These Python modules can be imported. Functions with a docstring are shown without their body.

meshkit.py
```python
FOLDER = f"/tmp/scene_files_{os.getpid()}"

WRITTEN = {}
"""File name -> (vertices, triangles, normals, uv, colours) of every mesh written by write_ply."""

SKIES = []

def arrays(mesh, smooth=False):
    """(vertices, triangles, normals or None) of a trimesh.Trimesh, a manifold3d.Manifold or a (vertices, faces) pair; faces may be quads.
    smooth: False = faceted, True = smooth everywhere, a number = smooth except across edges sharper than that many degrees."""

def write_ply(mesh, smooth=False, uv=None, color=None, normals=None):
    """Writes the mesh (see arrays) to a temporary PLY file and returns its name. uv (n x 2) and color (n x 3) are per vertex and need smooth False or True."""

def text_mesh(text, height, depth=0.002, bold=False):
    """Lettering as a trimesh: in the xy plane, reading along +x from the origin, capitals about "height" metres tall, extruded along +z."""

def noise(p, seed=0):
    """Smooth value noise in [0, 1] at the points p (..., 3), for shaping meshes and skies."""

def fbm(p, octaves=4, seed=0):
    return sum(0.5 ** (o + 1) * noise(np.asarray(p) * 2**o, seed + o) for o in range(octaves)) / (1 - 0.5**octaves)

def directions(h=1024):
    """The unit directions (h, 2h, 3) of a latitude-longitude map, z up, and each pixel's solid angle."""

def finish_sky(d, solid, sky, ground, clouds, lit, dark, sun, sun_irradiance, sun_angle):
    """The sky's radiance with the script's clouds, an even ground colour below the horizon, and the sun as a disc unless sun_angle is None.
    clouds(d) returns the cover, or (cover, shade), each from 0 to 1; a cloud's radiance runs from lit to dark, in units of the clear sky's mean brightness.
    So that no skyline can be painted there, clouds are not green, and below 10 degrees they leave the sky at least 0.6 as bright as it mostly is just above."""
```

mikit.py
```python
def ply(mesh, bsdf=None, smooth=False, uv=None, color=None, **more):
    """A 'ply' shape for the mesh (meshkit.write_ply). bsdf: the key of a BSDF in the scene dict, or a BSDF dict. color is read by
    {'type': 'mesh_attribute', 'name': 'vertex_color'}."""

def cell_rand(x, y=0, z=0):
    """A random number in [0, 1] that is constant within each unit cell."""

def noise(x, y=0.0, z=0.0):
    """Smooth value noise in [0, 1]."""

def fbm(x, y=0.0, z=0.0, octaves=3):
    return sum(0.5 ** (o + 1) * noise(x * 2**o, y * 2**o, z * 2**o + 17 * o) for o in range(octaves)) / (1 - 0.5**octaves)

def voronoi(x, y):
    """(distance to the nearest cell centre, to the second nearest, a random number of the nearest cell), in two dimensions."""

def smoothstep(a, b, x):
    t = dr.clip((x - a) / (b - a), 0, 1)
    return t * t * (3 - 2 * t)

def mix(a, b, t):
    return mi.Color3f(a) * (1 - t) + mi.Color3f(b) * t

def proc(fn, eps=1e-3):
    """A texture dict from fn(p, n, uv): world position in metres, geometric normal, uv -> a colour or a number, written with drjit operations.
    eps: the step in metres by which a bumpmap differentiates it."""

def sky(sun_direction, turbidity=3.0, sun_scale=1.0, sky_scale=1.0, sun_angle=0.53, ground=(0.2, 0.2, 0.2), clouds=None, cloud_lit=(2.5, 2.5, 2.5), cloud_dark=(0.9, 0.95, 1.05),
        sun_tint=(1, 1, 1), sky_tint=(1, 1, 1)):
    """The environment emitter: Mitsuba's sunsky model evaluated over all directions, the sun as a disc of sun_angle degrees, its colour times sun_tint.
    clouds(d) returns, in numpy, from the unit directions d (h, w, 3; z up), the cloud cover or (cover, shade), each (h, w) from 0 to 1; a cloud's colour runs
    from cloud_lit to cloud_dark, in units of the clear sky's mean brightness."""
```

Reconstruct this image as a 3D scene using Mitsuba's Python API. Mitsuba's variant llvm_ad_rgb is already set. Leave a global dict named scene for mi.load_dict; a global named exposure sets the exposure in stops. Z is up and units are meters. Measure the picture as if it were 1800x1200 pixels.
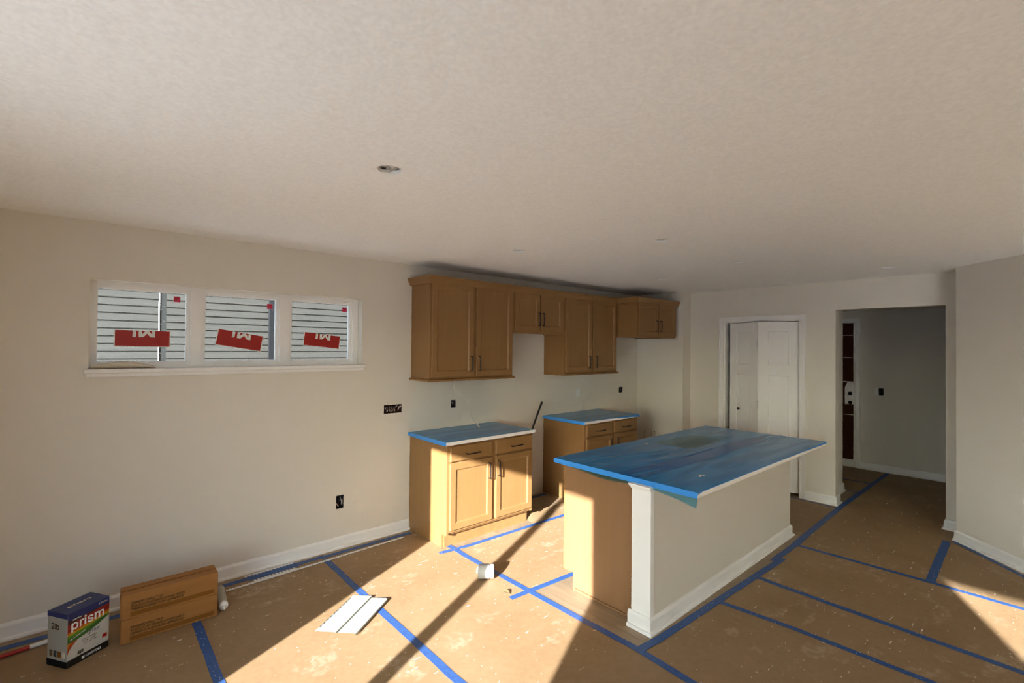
import math, random
import numpy as np
import trimesh
import mitsuba as mi
import drjit as dr
import mikit
import meshkit
from mikit import proc, noise, fbm, voronoi, cell_rand, smoothstep, mix
from shapely.geometry import Polygon, box as sbox
from shapely.ops import unary_union

T = mi.ScalarTransform4f
scene, labels = {}, {}
random.seed(7)
rng = np.random.default_rng(7)

# ---------------------------------------------------------------- camera, sky, sun, exposure
CAM = np.array([0.0, -4.02850, 1.72449])
FWD = np.array([0.66355684, 0.7480236, 0.01237032])
UP = np.array([-0.01545931, -0.00282164, 0.99987652])
scene['camera'] = {
    'type': 'perspective', 'fov_axis': 'x', 'fov': math.degrees(2 * math.atan(900 / 838.157)),
    'near_clip': 0.02, 'far_clip': 500.0,
    'to_world': T().look_at(origin=CAM.tolist(), target=(CAM + FWD).tolist(), up=UP.tolist()),
}
SUN_AZ, SUN_EL = math.radians(25.2), math.radians(18.6)
sun_dir = [-math.cos(SUN_AZ) * math.cos(SUN_EL), -math.sin(SUN_AZ) * math.cos(SUN_EL), math.sin(SUN_EL)]
scene['sky'] = mikit.sky(sun_dir, turbidity=3.2, sun_scale=1.62, sky_scale=1.88, sun_angle=0.6,
                         ground=(0.45, 0.45, 0.44), sky_tint=(1.0, 1.08, 1.26), sun_tint=(1.0, 1.39, 2.68))
exposure = 4.13

# ---------------------------------------------------------------- materials
def two(b):
    return {'type': 'twosided', 'bsdf': b}
def rgb(*c):
    return {'type': 'rgb', 'value': list(c)}
def diff(*c):
    return two({'type': 'diffuse', 'reflectance': rgb(*c)})
def plastic(c, a=0.2, ior=1.45):
    return two({'type': 'roughplastic', 'diffuse_reflectance': c if isinstance(c, dict) else rgb(*c), 'alpha': a, 'int_ior': ior, 'nonlinear': True})

def f_ceil(p, n, uv):
    return fbm(p.x * 70 + 3 * noise(p.x * 9, p.y * 9), p.y * 70 + 3 * noise(p.x * 9 + 40, p.y * 9), 0.0, 3)
def f_ceilcol(p, n, uv):        # sprayed finish: shade of its fine relief put into the colour
    g = fbm(p.x * 95 + 2.5 * noise(p.x * 12, p.y * 12), p.y * 95 + 2.5 * noise(p.x * 12 + 40, p.y * 12), 5.0, 2)
    return mix((0.80, 0.805, 0.79), (0.90, 0.905, 0.885), g)
scene['m_ceiling'] = {'type': 'twosided', 'bsdf': {'type': 'bumpmap', 'tex': proc(f_ceil, eps=2e-3), 'scale': 0.0022,
                      'bsdf': {'type': 'diffuse', 'reflectance': proc(f_ceilcol)}}}
scene['m_wall'] = diff(0.66, 0.62, 0.54)
scene['m_trim'] = diff(0.77, 0.76, 0.73)
scene['m_vinyl'] = diff(0.80, 0.795, 0.77)
scene['m_white'] = diff(0.70, 0.69, 0.65)
scene['m_quartz'] = two({'type': 'principled', 'base_color': rgb(0.78, 0.77, 0.74), 'roughness': 0.3, 'specular': 0.4})

def f_wood(p, n, uv):
    fx = dr.abs(n.x)
    a = p.x * (1 - fx) + p.y * fx
    warp = fbm(a * 5, p.z * 1.2, p.y * 3, 2)
    g = fbm(a * 55 + warp * 6, p.z * 2.2, p.y * 7, 3)
    m = fbm(a * 6, p.z * 1.1, p.y * 4 + 9, 3)
    t = dr.clip(0.55 * g + 0.65 * m - 0.1, 0, 1)
    return mix((0.196, 0.097, 0.031), (0.256, 0.142, 0.054), t)
scene['m_wood'] = two({'type': 'principled', 'base_color': proc(f_wood), 'roughness': 0.42, 'specular': 0.4})

def f_woodlight(p, n, uv):      # the island's end skin, plain veneer
    g = fbm(p.y * 50, p.z * 2.0, p.x * 3, 3)
    return mix((0.200, 0.104, 0.046), (0.222, 0.120, 0.055), g)
scene['m_veneer'] = two({'type': 'principled', 'base_color': proc(f_woodlight), 'roughness': 0.45, 'specular': 0.35})

def f_plank(p, n, uv):
    cx = dr.floor(p.x / 0.19)
    r = cell_rand(cx, dr.floor(p.y / 1.22 + cell_rand(cx, 5)), 3)
    g = fbm(p.x * 60 + r * 50, p.y * 4 + r * 9, 0.0, 3)
    h = fbm(p.x * 12 + r * 20, p.y * 1.5, 2.0, 2)
    return mix((0.40, 0.30, 0.19), (0.60, 0.48, 0.33), dr.clip(0.6 * g + 0.4 * h + 0.25 * (r - 0.5), 0, 1))
scene['m_plank'] = plastic(proc(f_plank), 0.3)

def f_paper(p, n, uv):
    a = fbm(p.x * 3.1, p.y * 3.1, 1.0, 4)
    b = fbm(p.x * 45, p.y * 45, 4.0, 3)
    c = mix((0.212, 0.130, 0.060), (0.288, 0.190, 0.102), dr.clip(0.7 * a + 0.4 * b - 0.05, 0, 1))
    # joint compound: specks, smears and scuffed patches
    d1, _, w1 = voronoi(p.x * 19 + 2.0 * noise(p.x * 30, p.y * 30), p.y * 19)
    rad = 0.015 + 0.075 * w1 * w1
    speck = dr.select(d1 < rad, 1.0, 0.0) * dr.select(w1 > 0.80, 1.0, 0.0)
    sm = fbm(p.x * 7 + 2 * noise(p.x * 3, p.y * 3), p.y * 11, 7.0, 4)
    zone = smoothstep(0.50, 0.62, fbm(p.x * 1.7 + 5, p.y * 1.7, 3.0, 2))
    scuff = smoothstep(0.58, 0.72, sm) * zone * (0.35 + 0.65 * smoothstep(0.45, 0.6, b))
    c = mix(c, (0.55, 0.47, 0.36), 0.17 * scuff)
    return mix(c, (0.70, 0.65, 0.56), 0.8 * speck)
scene['m_paper'] = two({'type': 'principled', 'base_color': proc(f_paper), 'roughness': 0.6, 'specular': 0.35})

def f_tape(p, n, uv):
    a = fbm(p.x * 90, p.y * 90, 2.0, 2)
    d1, _, w1 = voronoi(p.x * 60, p.y * 60)
    sp = dr.select(d1 < 0.03 + 0.12 * w1, 1.0, 0.0) * dr.select(w1 > 0.86, 1.0, 0.0) * smoothstep(0.5, 0.6, fbm(p.x * 2, p.y * 2, 9.0, 2))
    return mix(mix((0.022, 0.062, 0.190), (0.033, 0.090, 0.250), a), (0.6, 0.6, 0.6), sp)
scene['m_tape'] = two({'type': 'principled', 'base_color': proc(f_tape), 'roughness': 0.5, 'specular': 0.4})

def f_film(p, n, uv):
    a = fbm(p.x * 2.3, p.y * 16 + 1.5 * noise(p.x * 2.0, p.y * 3), p.z, 3)
    return mix((0.038, 0.27, 0.56), (0.052, 0.33, 0.63), smoothstep(0.35, 0.6, a))
scene['m_filmtop'] = plastic(proc(f_film), 0.045, 1.2)
scene['m_filmedge_lit'] = plastic((0.085, 0.40, 0.80), 0.12, 1.36)  # film blue brightened to stand in for sky light on the edge
scene['m_filmdouble'] = plastic((0.024, 0.195, 0.50), 0.045, 1.2)
scene['m_film'] = {'type': 'thindielectric', 'int_ior': 1.12, 'specular_transmittance': rgb(0.26, 0.64, 0.92)}
scene['m_clear'] = {'type': 'thindielectric', 'int_ior': 1.45, 'specular_transmittance': rgb(0.93, 0.95, 0.96)}
scene['m_glass'] = {'type': 'thindielectric', 'int_ior': 1.5, 'specular_transmittance': rgb(0.95, 0.97, 0.96)}
scene['m_lowe'] = {'type': 'thindielectric', 'int_ior': 1.5, 'specular_transmittance': rgb(0.62, 0.66, 0.65)}
scene['m_black'] = two({'type': 'principled', 'base_color': rgb(0.018, 0.016, 0.015), 'roughness': 0.35, 'metallic': 0.3})
scene['m_dark'] = diff(0.012, 0.012, 0.012)
scene['m_box'] = diff(0.03, 0.03, 0.035)
scene['m_boxblue'] = diff(0.06, 0.09, 0.16)
scene['m_wire'] = plastic((0.74, 0.72, 0.66), 0.3)
scene['m_wirebrown'] = plastic((0.10, 0.05, 0.04), 0.3)
scene['m_copper'] = two({'type': 'roughconductor', 'material': 'Cu', 'alpha': 0.3})
scene['m_steel'] = two({'type': 'roughconductor', 'material': 'Al', 'alpha': 0.35, 'specular_reflectance': rgb(0.45, 0.46, 0.46)})
scene['m_galv'] = diff(0.055, 0.058, 0.056)
scene['m_shade_strip'] = diff(0.022, 0.023, 0.025)
def f_siding(p, n, uv):
    g = fbm(p.x * 1.5, p.z * 60, 0.0, 2)
    return mix((0.078, 0.073, 0.064), (0.095, 0.089, 0.078), g)
scene['m_siding'] = two({'type': 'diffuse', 'reflectance': proc(f_siding)})
scene['m_ground'] = diff(0.50, 0.50, 0.49)
scene['m_exterior'] = diff(0.55, 0.54, 0.50)
scene['m_red'] = plastic((0.52, 0.028, 0.022), 0.2)
scene['m_pink'] = plastic((0.75, 0.06, 0.22), 0.3)
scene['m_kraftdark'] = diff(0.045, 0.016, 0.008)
scene['m_ink'] = diff(0.05, 0.025, 0.012)
def f_carton(p, n, uv):
    a = fbm(p.x * 4, p.y * 4, p.z * 30, 3)
    return mix((0.235, 0.098, 0.022), (0.29, 0.128, 0.034), a)
scene['m_carton'] = two({'type': 'principled', 'base_color': proc(f_carton), 'roughness': 0.6, 'specular': 0.3})
scene['m_cartonband'] = diff(0.18, 0.072, 0.016)
scene['m_foam'] = diff(0.60, 0.52, 0.40)
scene['m_offcut'] = diff(0.36, 0.365, 0.315)
scene['m_jar'] = diff(0.45, 0.445, 0.42)
scene['m_leaf'] = diff(0.13, 0.085, 0.04)

# ---------------------------------------------------------------- mesh helpers
def cbox(x0, x1, y0, y1, z0, z1, c=0.0):
    lo, hi = np.array([min(x0, x1), min(y0, y1), min(z0, z1)], float), np.array([max(x0, x1), max(y0, y1), max(z0, z1)], float)
    if c <= 0:
        m = trimesh.creation.box(extents=hi - lo)
        m.apply_translation((lo + hi) / 2)
        return m
    pts = []
    for ax in range(3):
        a, b = lo + c, hi - c
        a[ax], b[ax] = lo[ax], hi[ax]
        pts += [[(a, b)[i][0], (a, b)[j][1], (a, b)[k][2]] for i in (0, 1) for j in (0, 1) for k in (0, 1)]
    return trimesh.convex.convex_hull(np.array(pts))

def cat(*ms):
    return trimesh.util.concatenate([m for m in ms])

def prism_xz(poly, y0, y1):
    m = trimesh.creation.extrude_polygon(poly, y1 - y0, engine='earcut')
    v = m.vertices.copy()
    m.vertices = np.stack([v[:, 0], y0 + v[:, 2], v[:, 1]], 1)
    m.invert()
    return m

def prism_yz(poly, x0, x1):
    m = trimesh.creation.extrude_polygon(poly, x1 - x0, engine='earcut')
    v = m.vertices.copy()
    m.vertices = np.stack([x0 + v[:, 2], v[:, 0], v[:, 1]], 1)
    return m

def prism_xy(poly, z0, z1):
    m = trimesh.creation.extrude_polygon(poly, z1 - z0, engine='earcut')
    m.apply_translation([0, 0, z0])
    return m

def tube(pts, r, sides=8, sub=6):
    p = np.asarray(pts, float)
    if len(p) > 2 and sub > 1:       # Catmull-Rom
        q = np.vstack([2 * p[0] - p[1], p, 2 * p[-1] - p[-2]])
        out = []
        for i in range(1, len(q) - 2):
            for t in np.linspace(0, 1, sub, endpoint=False):
                a, b, c, d = q[i - 1], q[i], q[i + 1], q[i + 2]
                out.append(0.5 * (2 * b + (c - a) * t + (2 * a - 5 * b + 4 * c - d) * t * t + (3 * b - a - 3 * c + d) * t ** 3))
        p = np.vstack([out, p[-1]])
    t = np.gradient(p, axis=0)
    t /= np.linalg.norm(t, axis=1, keepdims=True) + 1e-12
    ref = np.array([0.31, 0.52, 0.79])
    a = np.cross(t, ref); a /= np.linalg.norm(a, axis=1, keepdims=True)
    b = np.cross(t, a)
    ang = np.arange(sides) * 2 * np.pi / sides
    rr = np.broadcast_to(r, (len(p),))[:, None, None]
    v = p[:, None] + rr * (np.cos(ang)[None, :, None] * a[:, None] + np.sin(ang)[None, :, None] * b[:, None])
    v = v.reshape(-1, 3)
    f = []
    n = len(p)
    for i in range(n - 1):
        for j in range(sides):
            k = (j + 1) % sides
            f += [[i * sides + j, i * sides + k, (i + 1) * sides + k], [i * sides + j, (i + 1) * sides + k, (i + 1) * sides + j]]
    for j in range(1, sides - 1):
        f += [[0, j + 1, j], [(n - 1) * sides, (n - 1) * sides + j, (n - 1) * sides + j + 1]]
    m = trimesh.Trimesh(v, np.array(f), process=False)
    m.fix_normals() if n < 4 else None
    return m

def rings(loops, cap0=True, cap1=True):
    """loft of closed loops with the same number of corners"""
    n = len(loops[0]); v = np.vstack(loops); f = []
    for i in range(len(loops) - 1):
        for j in range(n):
            k = (j + 1) % n
            f += [[i * n + j, i * n + k, (i + 1) * n + k], [i * n + j, (i + 1) * n + k, (i + 1) * n + j]]
    if cap0:
        f += [[0, j + 1, j] for j in range(1, n - 1)]
    if cap1:
        b = (len(loops) - 1) * n
        f += [[b, b + j, b + j + 1] for j in range(1, n - 1)]
    return trimesh.Trimesh(v, np.array(f), process=False)

def front_panel(x0, x1, z0, z1, yb, prof):
    """a door or drawer front that faces -Y: prof = (inset, projection)"""
    L = []
    for ins, d in prof:
        L.append(np.array([[x0 + ins, yb - d, z0 + ins], [x1 - ins, yb - d, z0 + ins], [x1 - ins, yb - d, z1 - ins], [x0 + ins, yb - d, z1 - ins]]))
    m = rings(L)
    m.fix_normals()
    return m

def lathe(prof, n=32):
    ang = np.arange(n) * 2 * np.pi / n
    L = [np.stack([r * np.cos(ang), r * np.sin(ang), np.full(n, z)], 1) for r, z in prof]
    return rings(L)

def xf(m, rot=None, loc=(0, 0, 0)):
    m = m.copy()
    if rot is not None:
        R = np.eye(4); R[:3, :3] = np.array(rot, float).T   # rows given = images of the x, y, z axes
        m.apply_transform(R)
    m.apply_translation(loc)
    return m

def rotz(m, deg, about=(0, 0, 0)):
    m = m.copy()
    m.apply_transform(trimesh.transformations.rotation_matrix(math.radians(deg), [0, 0, 1], about))
    return m

def num(key):
    if key not in scene and not any(k.startswith(key + '__') for k in scene):
        return key
    i = 1
    while f'{key}_{i:03d}' in scene or any(k.startswith(f'{key}_{i:03d}__') for k in scene):
        i += 1
    return f'{key}_{i:03d}'

def add(key, mesh, mat, smooth=False, parent=None, label=None, cat_=None, group=None, kind=None, **kw):
    k = num(f'{parent}__{key}' if parent else key)
    scene[k] = mikit.ply(mesh, mat, smooth=smooth, **kw)
    tag(k, label, cat_, group, kind)
    return k

def tag(k, label=None, cat_=None, group=None, kind=None):
    d = {}
    if label: d['label'] = label
    if cat_: d['category'] = cat_
    if group: d['group'] = group
    if kind: d['kind'] = kind
    if d: labels[k] = d

def thing(key, label, cat_, group=None):
    k = num(key)
    tag(k, label, cat_, group)
    return k

def struct(key, mesh, mat, smooth=False, label=None, cat_=None):
    scene[key] = mikit.ply(mesh, mat, smooth=smooth)
    tag(key, label, cat_, None, 'structure')
    return key

def text(s, h, depth=0.0006, bold=False, width=None):
    m = meshkit.text_mesh(s, h, depth, bold)
    if width:
        w = m.bounds[1][0] - m.bounds[0][0]
        m.apply_scale([width / w, 1, 1])
    return m

# ---------------------------------------------------------------- the setting
H = 2.5
HOLES = [(0.977, -2.104), (2.575, -1.198), (3.06, -2.18), (4.31, -2.194), (4.742, -1.178), (5.54, -3.04)]
XW = -0.94
floor_slab = cbox(-1.10, 8.7, -8.7, 0.15, -0.15, -0.0015)
struct('floor', floor_slab, 'm_plank', label='light oak plank floor, mostly hidden under brown builder\'s paper', cat_='floor')

cp = sbox(-1.09, -8.65, 6.37, 0.15)
from shapely.geometry import Point
for hx, hy in HOLES:
    cp = cp.difference(Point(hx, hy).buffer(0.052, 24))
struct('ceiling', prism_xy(cp, H, H + 0.016), 'm_ceiling', label='textured off-white ceiling with round openings for lights', cat_='ceiling')
struct('ceiling_hall', cbox(6.37, 8.7, -6.5, 0.15, 2.31, 2.42), 'm_wall', label='low ceiling of the dark hallway', cat_='ceiling')
struct('upper_shade_block', cat(cbox(-1.10, 8.75, -8.7, 0.16, H + 0.06, 5.6), prism_yz(Polygon([(-9.2, 5.55), (1.0, 5.55), (1.0, 5.7), (-4.27, 8.9), (-9.2, 5.7)]), -1.5, 9.1)), 'm_exterior', label='unseen upper storey above the room with deep eaves, added to shade the neighbouring siding', cat_='upper storey')  # unseen block and eaves, put in to shade the siding next door

WX0, WX1, WZ0, WZ1 = 0.0, 1.80, 1.56, 2.135
BOXES = [(2.02, 2.20, 1.106, 1.186), (2.756, 2.812, 1.107, 1.184), (1.593, 1.657, 0.334, 0.447), (5.597, 5.68, 1.10, 1.182)]
wl = sbox(-1.09, -0.1, 6.25, H + 0.06).difference(sbox(WX0, WZ0, WX1, WZ1))
for a, b, c, d in BOXES:
    wl = wl.difference(sbox(a, c, b, d))
struct('wall_left', prism_xz(wl, 0.0, 0.15), 'm_wall', label='beige long wall with the high window and the kitchen cabinets', cat_='wall')
struct('wall_nook', cbox(6.045, 6.249, -0.72, 0.0, 0, H), 'm_wall', label='beige wall end beside the empty refrigerator space', cat_='wall')
DY0, DY1, DZ = -2.085, -1.19, 2.083
wb = sbox(-3.6, 0, 0.0, H + 0.06).difference(sbox(DY0, -1, DY1, DZ)).difference(sbox(-3.357, -1, -2.44, 2.18))
struct('wall_back', prism_yz(wb, 6.249, 6.37), 'm_wall', label='beige far wall with the folding door and the hallway opening', cat_='wall')
struct('wall_diagonal', prism_xy(Polygon([(5.95, -3.46), (6.249, -3.46), (6.249, -3.61), (6.37, -3.61), (6.37, -6.5), (6.25, -6.5), (6.25, -5.25), (4.3, -5.25), (4.3, -5.11)]), 0, H + 0.06), 'm_wall',
       label='beige slanting wall at the right', cat_='wall')
struct('wall_east', cbox(4.3, 4.45, -8.65, -5.25, 0, H + 0.06), 'm_wall')
struct('wall_south', cbox(-1.09, 4.45, -8.65, -8.5, 0, H + 0.06), 'm_wall')
# west wall behind the camera: sliding door and a wide window let the low sun in
SY0, SY1, SZ = -3.752, -1.822, 2.13
GY0, GY1, GZ0, GZ1 = -8.35, -6.199, 0.04, 2.23  # second opening enlarged beyond its sun patch, for more sunlit floor and bounce
ww = sbox(-8.65, 0, 0.15, H + 0.06).difference(sbox(SY0, -1, SY1, SZ)).difference(sbox(GY0, GZ0, GY1, GZ1))
struct('wall_west', prism_yz(ww, -1.09, XW), 'm_wall')
struct('wall_hall_left', cat(cbox(6.37, 6.98, -2.33, -2.27, 0, 2.31), cbox(6.92, 6.98, -2.27, 0.15, 0, 2.31)), 'm_wall', label='short side wall of the hallway behind the opening', cat_='wall')
struct('wall_hall_end', cbox(8.5, 8.62, -6.5, 0.15, 0, 2.31), 'm_wall', label='dark end wall of the hallway', cat_='wall')
struct('wall_hall_right', cbox(6.37, 8.5, -6.5, -6.35, 0, 2.31), 'm_wall')
struct('wall_hall_north', cbox(6.98, 8.5, 0.0, 0.15, 0, 2.31), 'm_wall')
struct('wall_closet', cbox(6.25, 6.92, 0.0, 0.15, 0, 2.31), 'm_wall')
struct('ground', cbox(-60, 60, -60, 60, -0.40, -0.30), 'm_ground', label='pale concrete ground around the house', cat_='ground')

# baseboards
def base_run(p, q, nrm, e0=0.0, e1=0.0, hgt=0.098):
    """skirting with a bevelled cap and a shoe, along p -> q, standing out along nrm"""
    p, q, nrm = np.array(p, float), np.array(q, float), np.array(nrm, float)
    d = (q - p) / np.linalg.norm(q - p)
    prof = [(0, 0), (0.030, 0), (0.030, 0.010), (0.025, 0.018), (0.015, 0.020), (0.015, hgt - 0.018), (0.011, hgt - 0.008), (0.006, hgt), (0, hgt)]
    def loop(c, k):
        return np.array([[*(c + nrm * o + d * k * o), z] for o, z in prof])
    m = rings([loop(p, -e0), loop(q, e1)])
    m.fix_normals()
    return m
s = math.sqrt(0.5)
struct('baseboard_left', cat(base_run((XW, 0), (2.288, 0), (0, -1)), base_run((5.1, 0), (6.045, 0), (0, -1))), 'm_trim', label='white baseboard along the long wall', cat_='baseboard')
struct('baseboard_nook', cat(base_run((6.045, 0), (6.045, -0.72), (-1, 0), 0, 1), base_run((6.045, -0.72), (6.249, -0.72), (0, -1), 1, 0)), 'm_trim')
struct('baseboard_back', cat(base_run((6.249, -0.72), (6.249, -1.11), (-1, 0)), base_run((6.249, -2.145), (6.249, -2.44), (-1, 0), 0, 1), base_run((6.249, -2.44), (6.37, -2.44), (0, -1), 1, 1),
                          base_run((6.249, -3.357), (6.249, -3.46), (-1, 0), 1, 0), base_run((6.37, -3.357), (6.249, -3.357), (0, 1), 0, 1)), 'm_trim', label='white baseboard pieces of the far wall around the opening', cat_='baseboard')
struct('baseboard_diagonal', cat(base_run((5.95, -3.46), (4.3, -5.11), (-s, s), 0.4, 0), base_run((6.249, -3.46), (5.95, -3.46), (0, 1), 0, 0.4)), 'm_trim', label='white baseboard of the slanting wall', cat_='baseboard')
struct('baseboard_hall', cat(base_run((8.5, -2.18), (8.5, -6.3), (-1, 0)), base_run((6.40, -2.33), (6.98, -2.33), (0, -1), 0, 1), base_run((6.98, -2.33), (6.98, 0.0), (1, 0), 1, 0)), 'm_trim', label='white baseboard in the hallway', cat_='baseboard')

# ---------------------------------------------------------------- kitchen window (three lights) in the long wall
tag('window_1', 'wide white window of three fixed panes high in the long wall', 'window', None, 'structure')
fr = sbox(WX0, WZ0, WX1, WZ1)
lights = [(0.039, 0.5205), (0.640, 1.120), (1.246, 1.724)]
gz0, gz1 = 1.605, 2.086
inner = fr.difference(unary_union([sbox(0.014, 1.584, 0.545, 2.112), sbox(0.615, 1.584, 1.146, 2.112), sbox(1.221, 1.584, 1.752, 2.112)]))
add('frame', prism_xz(inner, 0.085, 0.15), 'm_vinyl', parent='window_1')
for i, (a, b) in enumerate(lights):
    s0, s1 = [(0.014, 0.545), (0.615, 1.146), (1.221, 1.752)][i]
    k = add('sash', cat(prism_xz(sbox(s0, 1.584, s1, 2.112).difference(sbox(a - 0.008, gz0 - 0.008, b + 0.008, gz1 + 0.008)), 0.098, 0.14),
                        prism_xz(sbox(a - 0.008, gz0 - 0.008, b + 0.008, gz1 + 0.008).difference(sbox(a, gz0, b, gz1)), 0.108, 0.135)), 'm_vinyl', parent='window_1')
    v = np.array([[a - .004, .121, gz0 - .004], [b + .004, .121, gz0 - .004], [b + .004, .121, gz1 + .004], [a - .004, .121, gz1 + .004]])
    scene[k + '__pane'] = mikit.ply((v, np.array([[0, 1, 2], [0, 2, 3]])), 'm_lowe')
struct('trim_1', cat(cbox(-0.022, 1.826, -0.035, 0.0, 1.534, 1.560, 0.003), cbox(0.001, 1.799, 0.0, 0.10, 1.540, 1.560), cbox(-0.012, 1.818, -0.018, 0.0, 1.508, 1.534, 0.003)), 'm_trim',
       label='white window stool and apron under the high window', cat_='window sill')

# ---------------------------------------------------------------- folding closet door
CW = 0.06
def casing(y0, y1, z1, x, w=CW, t=0.018, z0=0.0):
    def leg(poly):
        return prism_yz(poly, x - t, x)
    o = sbox(y0 - w, z0, y1 + w, z1 + w).difference(sbox(y0, z0 - 1, y1, z1))
    o2 = sbox(y0 - w, z0, y1 + w, z1 + w).difference(sbox(y0 - w + 0.016, z0 - 1, y1 + w - 0.016, z1 + w - 0.016))
    o3 = sbox(y0 - 0.012, z0, y1 + 0.012, z1 + 0.012).difference(sbox(y0, z0 - 1, y1, z1))
    return cat(leg(o), prism_yz(o2, x - t - 0.005, x - t), prism_yz(o3, x - t - 0.003, x - t))
struct('trim_2', cat(casing(DY0, DY1, DZ, 6.249), prism_yz(sbox(DY0, 0, DY1, DZ).difference(sbox(DY0 + 0.012, -1, DY1 - 0.012, DZ - 0.012)), 6.249, 6.37)), 'm_trim',
       label='white casing around the folding door', cat_='door casing')
tag('door_1', 'white two-leaf folding closet door standing slightly ajar', 'door', None, 'structure')
def leaf(w, h, t=0.035):
    """leaf in local axes: x across, front at y=0 facing -y, z up"""
    st, rail, d = 0.105, 0.115, 0.006
    z = [0.0, 0.22, h - 0.65, h - 0.53, h - 0.115, h]
    ms = [cbox(0, w, 0.008, t, 0, h)]
    outer = sbox(0, 0, w, h)
    for a, b in ((z[1], z[2]), (z[3], z[4])):
        outer = outer.difference(sbox(st, a, w - st, b))
    ms.append(prism_xz(outer, 0.0, 0.008))
    for a, b in ((z[1], z[2]), (z[3], z[4])):
        ms.append(front_panel(st, w - st, a, b, 0.008, [(0, 0), (0, 0.008), (0.012, 0.0005)]))
    return cat(*ms)
FX, FY = 6.13, -1.655
def place_leaf(p, q, z0, h):
    p, q = np.array(p), np.array(q)
    w = np.linalg.norm(q - p); d = (q - p) / w
    n = np.array([d[1], -d[0]])          # local -y must face the room (-X)
    if n[0] > 0: n = -n
    return xf(leaf(w - 0.004, h), [[d[0], d[1], 0], [-n[0], -n[1], 0], [0, 0, 1]], [p[0], p[1], z0]), d, n
m1, d1, n1 = place_leaf((6.285, DY1 - 0.06), (FX, FY), 0.035, 2.03)
k1 = add('leaf', m1, 'm_trim', parent='door_1')
m2, d2, n2 = place_leaf((FX, FY - 0.006), (6.285, DY0 + 0.016), 0.035, 2.03)
k2 = add('leaf', m2, 'm_trim', parent='door_1')
kp = np.array([6.285, DY1 - 0.06]) + d1 * 0.16
kn = xf(lathe([(0.004, 0), (0.009, 0.001), (0.008, 0.012), (0.015, 0.020), (0.017, 0.028), (0.012, 0.036), (0.001, 0.038)], 20), [[d1[0], d1[1], 0], [0, 0, 1], [n1[0], n1[1], 0]], [kp[0], kp[1], 0.975])
add('knob', kn, 'm_black', True, parent=k1, label='small black round knob')
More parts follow.
